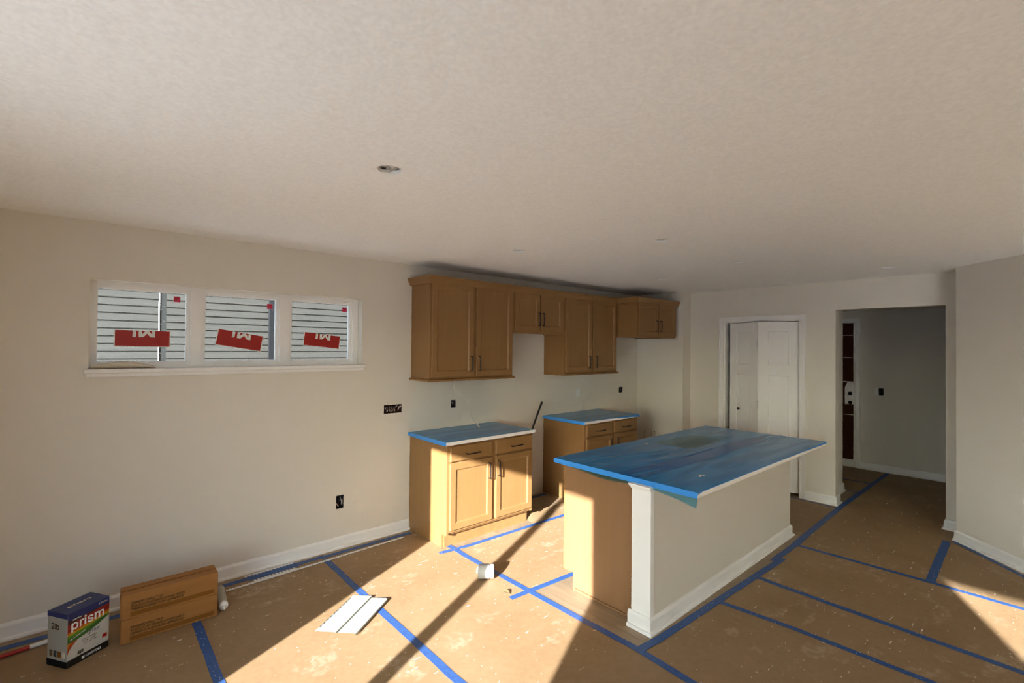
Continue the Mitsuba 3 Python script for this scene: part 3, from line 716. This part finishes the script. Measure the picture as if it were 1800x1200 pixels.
# ---------------------------------------------------------------- electrical boxes in the walls
def outlet_box(x0, x1, z0, z1, label, wires, mat='m_box', gangs=1, seed=0):
    t = thing('electrical_box', label, 'electrical box')
    o = sbox(x0, z0, x1, z1)
    add('body', cat(prism_xz(o.difference(sbox(x0 + .003, z0 + .003, x1 - .003, z1 - .003)), 0.002, 0.07), prism_xz(o, 0.066, 0.07)), mat, parent=t)
    r = np.random.default_rng(seed)
    for i in range(wires):
        xa = x0 + (x1 - x0) * (i + 0.5) / wires
        w = (x1 - x0) / max(wires, 2)
        zc = (z0 + z1) / 2
        h = (z1 - z0) / 2
        p = [(xa, 0.06, zc + h * 0.7 * (-1) ** i), (xa + r.uniform(-.4, .4) * w, 0.012, zc + r.uniform(-.6, .6) * h), (xa + r.uniform(-.8, .8) * w, 0.004, zc + r.uniform(-.8, .8) * h), (xa + r.uniform(-.5, .5) * w, 0.02, zc - h * 0.5 * (-1) ** i)]
        p = [(min(max(q[0], x0 + .008), x1 - .008), q[1], min(max(q[2], z0 + .008), z1 - .008)) for q in p]
        add('wire', tube(p, 0.0035, 6, 5), ('m_wire', 'm_wirebrown', 'm_copper', 'm_box')[(i + seed) % 4], True, parent=t)
    return t
outlet_box(*BOXES[0], 'wide four-gang electrical box full of loose wires left of the nearer cabinet', 16, 'm_wirebrown', 4, 1)
outlet_box(*BOXES[1], 'single open electrical box in the wall above the nearer countertop', 3, 'm_box', 1, 3)
t = outlet_box(*BOXES[2], 'single open electrical box low in the wall under the window', 3, 'm_box', 1, 2)
outlet_box(*BOXES[3], 'single open electrical box in the wall above the farther countertop', 2, 'm_box', 1, 3)
t = thing('outlet_plate', 'white outlet plate on the wall above the farther countertop', 'outlet')
add('plate', cbox(4.672, 4.752, -0.006, -0.0005, 1.088, 1.208, 0.002), 'm_white', parent=t)
for z in (1.125, 1.171):
    add('socket', cbox(4.697, 4.727, -0.009, -0.006, z - 0.016, z + 0.016, 0.002), 'm_trim', parent=t)
t = thing('water_box', 'white recessed water outlet box on the wall end of the refrigerator space', 'water box')
add('frame', prism_yz(sbox(-0.305, 0.40, -0.138, 0.552).difference(sbox(-0.29, 0.415, -0.153, 0.537)), 6.036, 6.0445), 'm_wall', parent=t)
add('back', cbox(6.0425, 6.0448, -0.29, -0.153, 0.415, 0.537), 'm_wall', parent=t)
for (y, z) in ((-0.145, 0.545), (-0.298, 0.545), (-0.22, 0.50)):
    add('screw_hole', xf(lathe([(0.001, 0), (0.007, 0), (0.006, 0.003), (0.001, 0.003)], 12), [[0, 1, 0], [0, 0, -1], [-1, 0, 0]], [6.0365 if z > 0.52 else 6.0425, y, z]), 'm_dark', parent=t)
t = thing('electrical_box', 'open electrical box on the dark end wall of the hallway', 'electrical box')
add('plate', cbox(8.488, 8.499, -2.40, -2.345, 1.085, 1.19, 0.002), 'm_white', parent=t)
add('body', cbox(8.484, 8.499, -2.455, -2.40, 1.085, 1.19, 0.001), 'm_dark', parent=t)
for i in range(3):
    add('wire', tube([(8.485, -2.41 - .015 * i, 1.10), (8.472, -2.415 - .01 * i, 1.14), (8.484, -2.44 + .01 * i, 1.185)], 0.004, 6, 4), 'm_dark', True, parent=t)

# loose cables and the pole in the range space
add('cable', tube([(2.66, -0.16, 1.402), (2.672, -0.165, 1.33), (2.688, -0.17, 1.275), (2.745, -0.18, 1.245), (2.80, -0.19, 1.19), (2.835, -0.20, 1.10), (2.87, -0.215, 1.01), (2.942, -0.235, 0.922)], 0.005, 8, 6), 'm_wire', True,
    label='white cable hanging from the nearer wall cabinet down to its countertop', cat_='cable')
add('cable', tube([(4.53, -0.16, 1.402), (4.62, -0.16, 1.32), (4.73, -0.165, 1.24), (4.785, -0.17, 1.17), (4.775, -0.16, 1.08), (4.70, -0.13, 1.02), (4.72, -0.07, 0.95), (4.80, -0.05, 0.921)], 0.0034, 8, 6), 'm_wire', True,
    label='thin pale cable curving from the farther wall cabinet to its countertop', cat_='cable')
t = thing('black_pole', 'black pole leaning in the empty range space', 'pole')
p0, p1 = np.array([3.40, -0.10, 0.007]), np.array([3.962, -0.10, 1.095])
dd = (p1 - p0) / np.linalg.norm(p1 - p0)
add('shaft', tube([p0, p0 + (p1 - p0) * .5, p1], 0.0115, 12, 1), 'm_black', 40, parent=t)
add('collar', tube([p0 + (p1 - p0) * 0.66, p0 + (p1 - p0) * 0.672], 0.014, 12, 1), 'm_steel', 40, parent=t)

# ---------------------------------------------------------------- stickers on the window
def sticker(c, w, h, ang, label, tw):
    """c = centre (x, z) on the pane; lies just inside the glass, print upside down as in place"""
    t = thing('window_sticker', label, 'sticker')
    a = math.radians(ang)
    R = [[math.cos(a), 0, math.sin(a)], [0, 1, 0], [-math.sin(a), 0, math.cos(a)]]
    y = 0.1195
    add('backing', xf(cbox(-w / 2, w / 2, -0.0004, 0.0004, -h / 2, h / 2), R, [c[0], y, c[1]]), 'm_white', parent=t)
    add('red_field', xf(cbox(-w / 2 + 0.006, w / 2 - 0.006, -0.0008, -0.0004, -h / 2 + 0.005, h / 2), R, [c[0], y, c[1]]), 'm_red', parent=t)
    h_, vis = 0.050, 0.045
    w, g, iw = tw * 0.735, tw * 0.115, tw * 0.15
    M = Polygon([(0, 0), (0, h_), (.27 * w, h_), (.5 * w, .5 * h_), (.73 * w, h_), (w, h_), (w, 0), (.80 * w, 0), (.80 * w, .60 * h_), (.58 * w, .10 * h_), (.42 * w, .10 * h_), (.20 * w, .60 * h_), (.20 * w, 0)])
    shp = M.union(sbox(w + g, 0, w + g + iw, h_)).intersection(sbox(-1, h_ - vis, 1, 1))
    # the letters stand on their heads and run off the sticker's upper edge
    m = cat(*[trimesh.creation.extrude_polygon(q, 0.0004, engine='earcut') for q in getattr(shp, 'geoms', [shp])])
    m.apply_translation([-tw / 2, 0, 0])
    top = h_
    m = xf(m, [[-1, 0, 0], [0, 0, -1], [0, -1, 0]], [0.005, -0.0008, h_ - vis + h / 2])
    add('lettering', xf(m, R, [c[0], y, c[1]]), 'm_white', parent=t)
sticker((0.278, 1.759), 0.310, 0.112, -0.6, 'red sticker with white MI letters upside down on the left window pane, wrinkled', 0.125)
sticker((0.871, 1.757), 0.318, 0.122, -9.5, 'red sticker with white MI letters upside down on the middle window pane, most tilted', 0.130)
sticker((1.498, 1.765), 0.310, 0.112, -6.0, 'red sticker with white MI letters upside down on the right window pane', 0.126)
for (x, z, l) in ((0.467, 2.045, 'left'), (1.080, 2.033, 'middle'), (1.690, 2.043, 'right')):
    t = thing('pink_sticker', f'small pink sticker in the upper corner of the {l} window pane', 'sticker')
    add('label_face', cbox(x - 0.020, x + 0.020, 0.119, 0.1198, z - 0.020, z + 0.020), 'm_pink', parent=t)
    add('print', cat(cbox(x - 0.016, x + 0.016, 0.1185, 0.119, z + 0.006, z + 0.012), cbox(x - 0.014, x + 0.010, 0.1185, 0.119, z - 0.006, z - 0.001)), 'm_red', parent=t)
# padding left on the sill
L = []
for u in np.linspace(0, 1, 14):
    x = 0.012 + 0.33 * u
    hh = 0.006 + 0.040 * math.sin(math.pi * min(1, 0.10 + u * 0.9)) ** 0.7
    ww_ = 0.028
    a = np.arange(12) * 2 * np.pi / 12
    L.append(np.stack([np.full(12, x), 0.045 + ww_ * np.cos(a), 1.5605 + hh / 2 * (1 + np.sin(a))], 1))
m = rings(L); m.fix_normals()
add('foam_strip', m, 'm_foam', 60, label='cream foam strip lying at the left end of the window sill', cat_='foam strip')

# ---------------------------------------------------------------- things on the floor
# grout carton
def f_print(p, n, uv):
    u, v = uv.x, uv.y
    c = mix((0.70, 0.69, 0.63), (0.70, 0.69, 0.63), 0.0)
    curve = 0.20 + 0.55 * dr.sqrt(dr.clip(u, 0, 1)) * 0.95        # lower edge of the swoosh
    band = v - (0.50 + 0.20 * u * u)                              # height over the green band's middle
    def put(c, col, lo, hi, x):
        return mix(c, col, dr.select((x > lo) & (x <= hi), 1.0, 0.0))
    c = put(c, (0.50, 0.085, 0.015), 0.0, 9.0, v - curve)
    c = put(c, (0.62, 0.25, 0.02), 0.0, 9.0, v - (0.30 + 0.50 * dr.sqrt(dr.clip(u, 0, 1))))
    c = put(c, (0.055, 0.22, 0.03), -0.05, 9.0, band)
    c = put(c, (0.16, 0.36, 0.03), 0.03, 9.0, band)
    v2 = v - (0.60 + 0.10 * u)
    c = put(c, (0.62, 0.42, 0.02), -0.02, 9.0, v2)
    c = put(c, (0.58, 0.14, 0.015), 0.02, 9.0, v2)
    c = put(c, (0.36, 0.022, 0.015), 0.06, 9.0, v2)
    c = put(c, (0.09, 0.012, 0.02), 0.19, 9.0, v2)
    c = put(c, (0.020, 0.040, 0.20), 0.87, 9.0, v)
    c = put(c, (0.008, 0.008, 0.008), -9.0, 0.13, v)
    return c
scene['m_print'] = plastic(proc(f_print), 0.3)
scene['m_boxblueprint'] = plastic((0.035, 0.065, 0.24), 0.3)
scene['m_boxside'] = plastic((0.56, 0.54, 0.47), 0.35)
t = thing('grout_carton', 'white carton with a rainbow prism print and blue top on the floor by the wall', 'carton')
W_, D_, H_ = 0.205, 0.148, 0.283
ang = 33.0
o = np.array([-0.062, -0.580, 0.004])
def G(m):
    m = rotz(m, ang); m.apply_translation(o); return m
add('body', G(cbox(0, W_, 0, D_, 0, H_ - 0.001, 0.0015)), 'm_boxside', parent=t)
v = np.array([[0.001, -0.0006, 0.001], [W_ - 0.001, -0.0006, 0.001], [W_ - 0.001, -0.0006, H_ - 0.001], [0.001, -0.0006, H_ - 0.001]])
R_ = trimesh.transformations.rotation_matrix(math.radians(ang), [0, 0, 1])[:3, :3]
scene[t + '__front_print'] = mikit.ply((v @ R_.T + o, np.array([[0, 1, 2], [0, 2, 3]])), 'm_print', uv=np.array([[0, 0], [1, 0], [1, 1], [0, 1.0]]))
tag(t + '__front_print', 'rainbow-banded front')
add('lid', G(cbox(-0.0008, W_ + 0.0008, -0.001, D_ + 0.0008, H_ - 0.0012, H_ + 0.0005)), 'm_boxblueprint', parent=t, label='blue top')
add('lid_fold', G(cbox(-0.0012, -0.0002, -0.001, D_ + 0.0008, H_ - 0.024, H_ + 0.0005)), 'm_boxblueprint', parent=t)
add('black_band', G(cbox(-0.0012, -0.0002, -0.0012, D_ + 0.0005, 0.0, 0.034)), 'm_dark', parent=t)
def on_front(txt, h, x, z, mat, bold=False, width=None, key='lettering', slope=0.0):
    m = text(txt, h, 0.0004, bold, width)
    b = m.bounds; m.apply_translation([-b[0][0], 0, 0])
    if slope:
        m.apply_transform(trimesh.transformations.rotation_matrix(math.radians(slope), [0, 0, 1]))
    m = xf(m, [[1, 0, 0], [0, 0, 1], [0, -1, 0]], [x, -0.0007, z])
    add(key, G(m), mat, parent=t)
on_front('prism', 0.046, 0.018, 0.192, 'm_white', True, 0.160)
on_front('CUSTOM', 0.0070, 0.024, 0.240, 'm_white', True)
on_front('1 Color', 0.0100, 0.150, 0.262, 'm_white', False, 0.045)
on_front('COLOR CONSISTENT', 0.0055, 0.012, 0.138, 'm_white', True, None, 'lettering', 14)
on_front('grout', 0.020, 0.095, 0.128, 'm_boxblueprint', False, 0.06)
for i, tx in enumerate(('ULTIMATE PERFORMANCE', 'CEMENT GROUT', 'FAST SETTING')):
    on_front(tx, 0.0062, 0.070 + 0.004 * i, 0.108 - 0.012 * i, 'm_ink', False, 0.075 - 0.006 * i)
on_front('CUSTOM', 0.0125, 0.088, 0.011, 'm_white', True, 0.075)
add('emblem', G(cbox(0.070, 0.083, -0.0016, -0.0006, 0.010, 0.024)), 'm_white', parent=t)
add('emblem', G(cbox(0.170, 0.194, -0.0016, -0.0006, 0.066, 0.086)), 'm_red', parent=t)
for i in range(7):
    add('barcode', G(cbox(0.050 + 0.0042 * i, 0.050 + 0.0042 * i + (0.0016 + 0.0008 * (i % 3)), -0.0014, -0.0006, 0.045, 0.064)), 'm_dark', parent=t)
for i in range(4):
    add('colour_chip', G(cbox(-0.0014, -0.0004, 0.014 + 0.031 * i, 0.036 + 0.031 * i, 0.050, 0.082)), ('m_foam', 'm_cartonband', 'm_galv', 'm_leaf')[i], parent=t)
m = text('2lb', 0.030, 0.0004, True); m.apply_translation([-m.bounds[0][0], 0, 0])
add('lettering', G(xf(m, [[0, -1, 0], [0, 0, 1], [-1, 0, 0]], [-0.0006, 0.118, 0.195])), 'm_ink', parent=t)
m = text('prism', 0.026, 0.0004, False, 0.11); m.apply_translation([-m.bounds[0][0], 0, 0])
add('lettering', G(xf(m, None, [0.050, 0.070, H_ + 0.0006])), 'm_foam', parent=t)

# two cartons of wall tile
def tile_carton(z0, label):
    t = thing('tile_carton', label, 'carton')
    x0, x1, y0, y1, h = 0.162, 0.637, -0.515, -0.372, 0.137
    add('body', cbox(x0, x1, y0, y1, z0, z0 + h, 0.003), 'm_carton', parent=t)
    add('printed_band', cbox(x0 + 0.04, x1 - 0.02, y0 - 0.0006, y0 + 0.001, z0 + 0.012, z0 + 0.038), 'm_cartonband', parent=t, label='darker printed band')
    add('end_flap', cbox(x0 - 0.004, x0, y0 + 0.004, y1 - 0.02, z0 + 0.004, z0 + h - 0.03, 0.001), 'm_carton', parent=t)
    add('tape_seam', cbox(x0, x1, (y0 + y1) / 2 - 0.006, (y0 + y1) / 2 + 0.006, z0 + h - 0.0005, z0 + h + 0.0006), 'm_cartonband', parent=t)
    for i, (s_, w) in enumerate((('CERAMIC WALL TILE', 0.150), ('AZULEJO DE CERAMICA PARA PARED', 0.258), ('CARREAUX MURAUX EN CERAMIQUE', 0.252))):
        m = text(s_, 0.0125, 0.0005, True, w)
        m.apply_translation([-m.bounds[0][0], 0, 0])
        add('lettering', xf(m, [[1, 0, 0], [0, 0, 1], [0, -1, 0]], [x0 + 0.042, y0 - 0.0005, z0 + 0.082 - 0.0185 * i]), 'm_ink', parent=t)
    return t
tile_carton(0.004, 'lower of two stacked brown ceramic wall tile cartons')
tile_carton(0.1415, 'upper of two stacked brown ceramic wall tile cartons')

# caulk tube lying beside the cartons
t = thing('caulk_tube', 'white and grey caulk tube lying beside the tile cartons', 'caulk tube')
q0, q1 = np.array([0.706, -0.21, 0.031]), np.array([0.680, -0.465, 0.031])
d_ = (q1 - q0) / np.linalg.norm(q1 - q0); s_ = np.cross(d_, [0, 0, 1]); s_ /= np.linalg.norm(s_)
ROT = [s_, np.cross(d_, s_), d_]
LT = float(np.linalg.norm(q1 - q0))
add('barrel', xf(lathe([(0.020, 0.0), (0.0255, 0.0), (0.0255, LT), (0.022, LT + 0.001), (0.020, LT + 0.001), (0.020, 0.012), (0.001, 0.012)], 28), ROT, q0), 'm_boxside', 40, parent=t)
add('end_cap', xf(lathe([(0.0265, LT - 0.02), (0.0265, LT + 0.002), (0.020, LT + 0.008), (0.008, LT + 0.012), (0.007, LT + 0.02), (0.0025, LT + 0.055), (0.0005, LT + 0.056)], 28), ROT, q0), 'm_white', 40, parent=t, label='white cap with cone nozzle')

# red and white rod at the far left
t = thing('marker_rod', 'red rod with a white and silver end on the floor by the carton', 'rod')
r0, r1, r2, r3 = np.array([-0.62, -0.285, 0.016]), np.array([-0.222, -0.222, 0.016]), np.array([-0.14, -0.209, 0.016]), np.array([0.0, -0.187, 0.016])
add('red_shaft', tube([r0, r1], 0.011, 12, 1), 'm_red', 40, parent=t)
add('white_sleeve', tube([r1, r2], 0.0115, 12, 1), 'm_white', 40, parent=t)
add('silver_tip', tube([r2, r3], 0.0095, 12, 1), 'm_steel', 40, parent=t)

# white siding offcut
t = thing('siding_offcut', 'white stepped siding offcut lying flat in the sun on the paper', 'siding offcut')
A_, B_, C_ = np.array([1.214, -1.290]), np.array([1.535, -1.055]), np.array([1.073, -1.070])
ex = (B_ - A_) / np.linalg.norm(B_ - A_)
ey = np.array([-ex[1], ex[0]])
LL = float(np.linalg.norm(B_ - A_)); WW = float(np.linalg.norm(C_ - A_))
prof = [(0, 0.006), (0.0, 0.018), (0.012, 0.021), (0.118, 0.010), (0.122, 0.019), (0.136, 0.019), (0.245, 0.009), (0.262, 0.007), (0.262, 0.0045), (0.245, 0.006), (0.138, 0.0165), (0.124, 0.0165), (0.119, 0.0075), (0.012, 0.0185), (0.003, 0.016), (0.003, 0.006)]
def ring_at(u, sh, lo):
    return np.array([[*(A_ + ex * (u + sh * (o_ > 0.12) + lo * math.sin(o_ * 24)) + ey * o_), z] for o_, z in prof])
rr = rings([ring_at(u * LL, -0.02 * (1 - u) + 0.01 * u, -0.012 if u == 0 else 0.012 * (u == 1)) for u in (0, 0.25, 0.5, 0.75, 1.0)], False, False)
add('panel', rr, 'm_offcut', 30, parent=t)
add('nail_hem', cat(*[xf(rotz(cbox(-0.012, 0.012, -0.003, 0.003, 0, 0.002), math.degrees(math.atan2(ex[1], ex[0]))), None, [*(A_ + ex * (0.03 + 0.036 * i) + ey * 0.256), 0.0078]) for i in range(10)]), 'm_galv', parent=t)

# white plastic jar lying on its side
t = thing('plastic_jar', 'small white plastic jar lying on its side in the sun', 'jar')
ax = np.array([0.80, -0.60, 0.0]); ax /= np.linalg.norm(ax)
sd = np.cross(ax, [0, 0, 1]); RJ = [sd, np.cross(ax, sd), ax]
jc = np.array([2.235, -1.235, 0.0565]) - ax * 0.055
add('body', xf(lathe([(0.001, 0.0), (0.034, 0.0), (0.046, 0.004), (0.051, 0.014), (0.0515, 0.075), (0.048, 0.088), (0.045, 0.092), (0.001, 0.092)], 40), RJ, jc), 'm_jar', 40, parent=t)
add('cap', xf(lathe([(0.001, 0.090), (0.0485, 0.090), (0.0495, 0.094), (0.0495, 0.114), (0.046, 0.119), (0.040, 0.119), (0.039, 0.115), (0.001, 0.115)], 40), RJ, jc), 'm_jar', 40, parent=t)

# dry leaf at the tape end
lv = []
for u in np.linspace(0, 1, 8):
    w = 0.010 * math.sin(math.pi * (0.08 + 0.92 * u)) ** 0.8
    c = np.array([2.215, -1.468]) + np.array([0.006, -0.058]) * u
    lv.append(np.array([[c[0] - w, c[1], 0.008 + 0.006 * u], [c[0], c[1] - 0.004, 0.006], [c[0] + w, c[1], 0.010 + 0.012 * math.sin(u * 3)], [c[0], c[1] - 0.004, 0.0068]]))
m = rings(lv); m.fix_normals()
add('dry_leaf', m, 'm_leaf', label='small brown dry leaf at the end of the short tape strip', cat_='leaf')

# dried joint compound
rs = np.random.default_rng(3)
t = thing('compound_splat', 'splat of dried white joint compound before the jar', 'splat')
for i in range(9):
    c = np.array([2.285, -1.115]) + rs.normal(0, 0.022, 2)
    b = trimesh.creation.icosphere(subdivisions=1, radius=1.0)
    b.vertices *= 1 + rs.uniform(-.25, .25, (len(b.vertices), 1))
    b.apply_scale([rs.uniform(.010, .024), rs.uniform(.006, .012), 0.004]); b.apply_translation([c[0], c[1], 0.005])
    add('fleck', b, 'm_white', True, parent=t)

# toothed corner bead along the long wall
def bead(p, q, w, n, label, side):
    t = thing('corner_bead', label, 'corner bead')
    p, q = np.array(p, float), np.array(q, float)
    d = (q - p) / np.linalg.norm(q - p); nn = np.array([-d[1], d[0]]) * side
    L_ = np.linalg.norm(q - p)
    def B(u0, u1, a, b, z0, z1):
        c = [p + d * u0 + nn * a, p + d * u1 + nn * a, p + d * u1 + nn * b, p + d * u0 + nn * b]
        m = prism_xy(Polygon(c), z0, z1); return m
    add('spine', B(0, L_, 0, w * 0.42, 0.0052, 0.0095), 'm_white', parent=t)
    for i in range(n):
        u = L_ * (i + 0.15) / n
        add('tooth', B(u, u + L_ / n * 0.55, w * 0.42, w, 0.0056, 0.0085), 'm_white', parent=t)
bead((0.74, -0.222), (2.150, -0.170), 0.026, 70, 'long white toothed corner bead lying along the long wall', 1)
bead((0.925, -0.205), (1.225, -0.190), 0.040, 12, 'short white toothed corner bead piece lying beside the long one', 1)
bead((0.885, -0.062), (1.235, -0.050), 0.022, 14, 'white toothed strip lying between the tape and the baseboard', -1)

GROUPS = {'wall_cabinet': 'brown wall cabinets', 'base_cabinet': 'brown base cabinets', 'countertop': 'white countertops', 'protective_film': 'blue films on the countertops', 'tape_strip': 'blue tape strips on the floor',
          'paper_sheet': 'brown paper sheets on the floor', 'light_opening': 'round light openings in the ceiling', 'electrical_box': 'open electrical boxes', 'cable': 'loose cables under the wall cabinets',
          'window_sticker': 'red stickers on the window panes', 'pink_sticker': 'pink stickers on the window panes', 'tile_carton': 'stacked tile cartons', 'corner_bead': 'white toothed strips by the baseboard', 'plastic_scrap': 'white scraps on the island'}
for k, d in labels.items():
    b = k[:-4] if k[-4:-3] == '_' and k[-3:].isdigit() else k
    if b in GROUPS and '__' not in k:
        d['group'] = GROUPS[b]
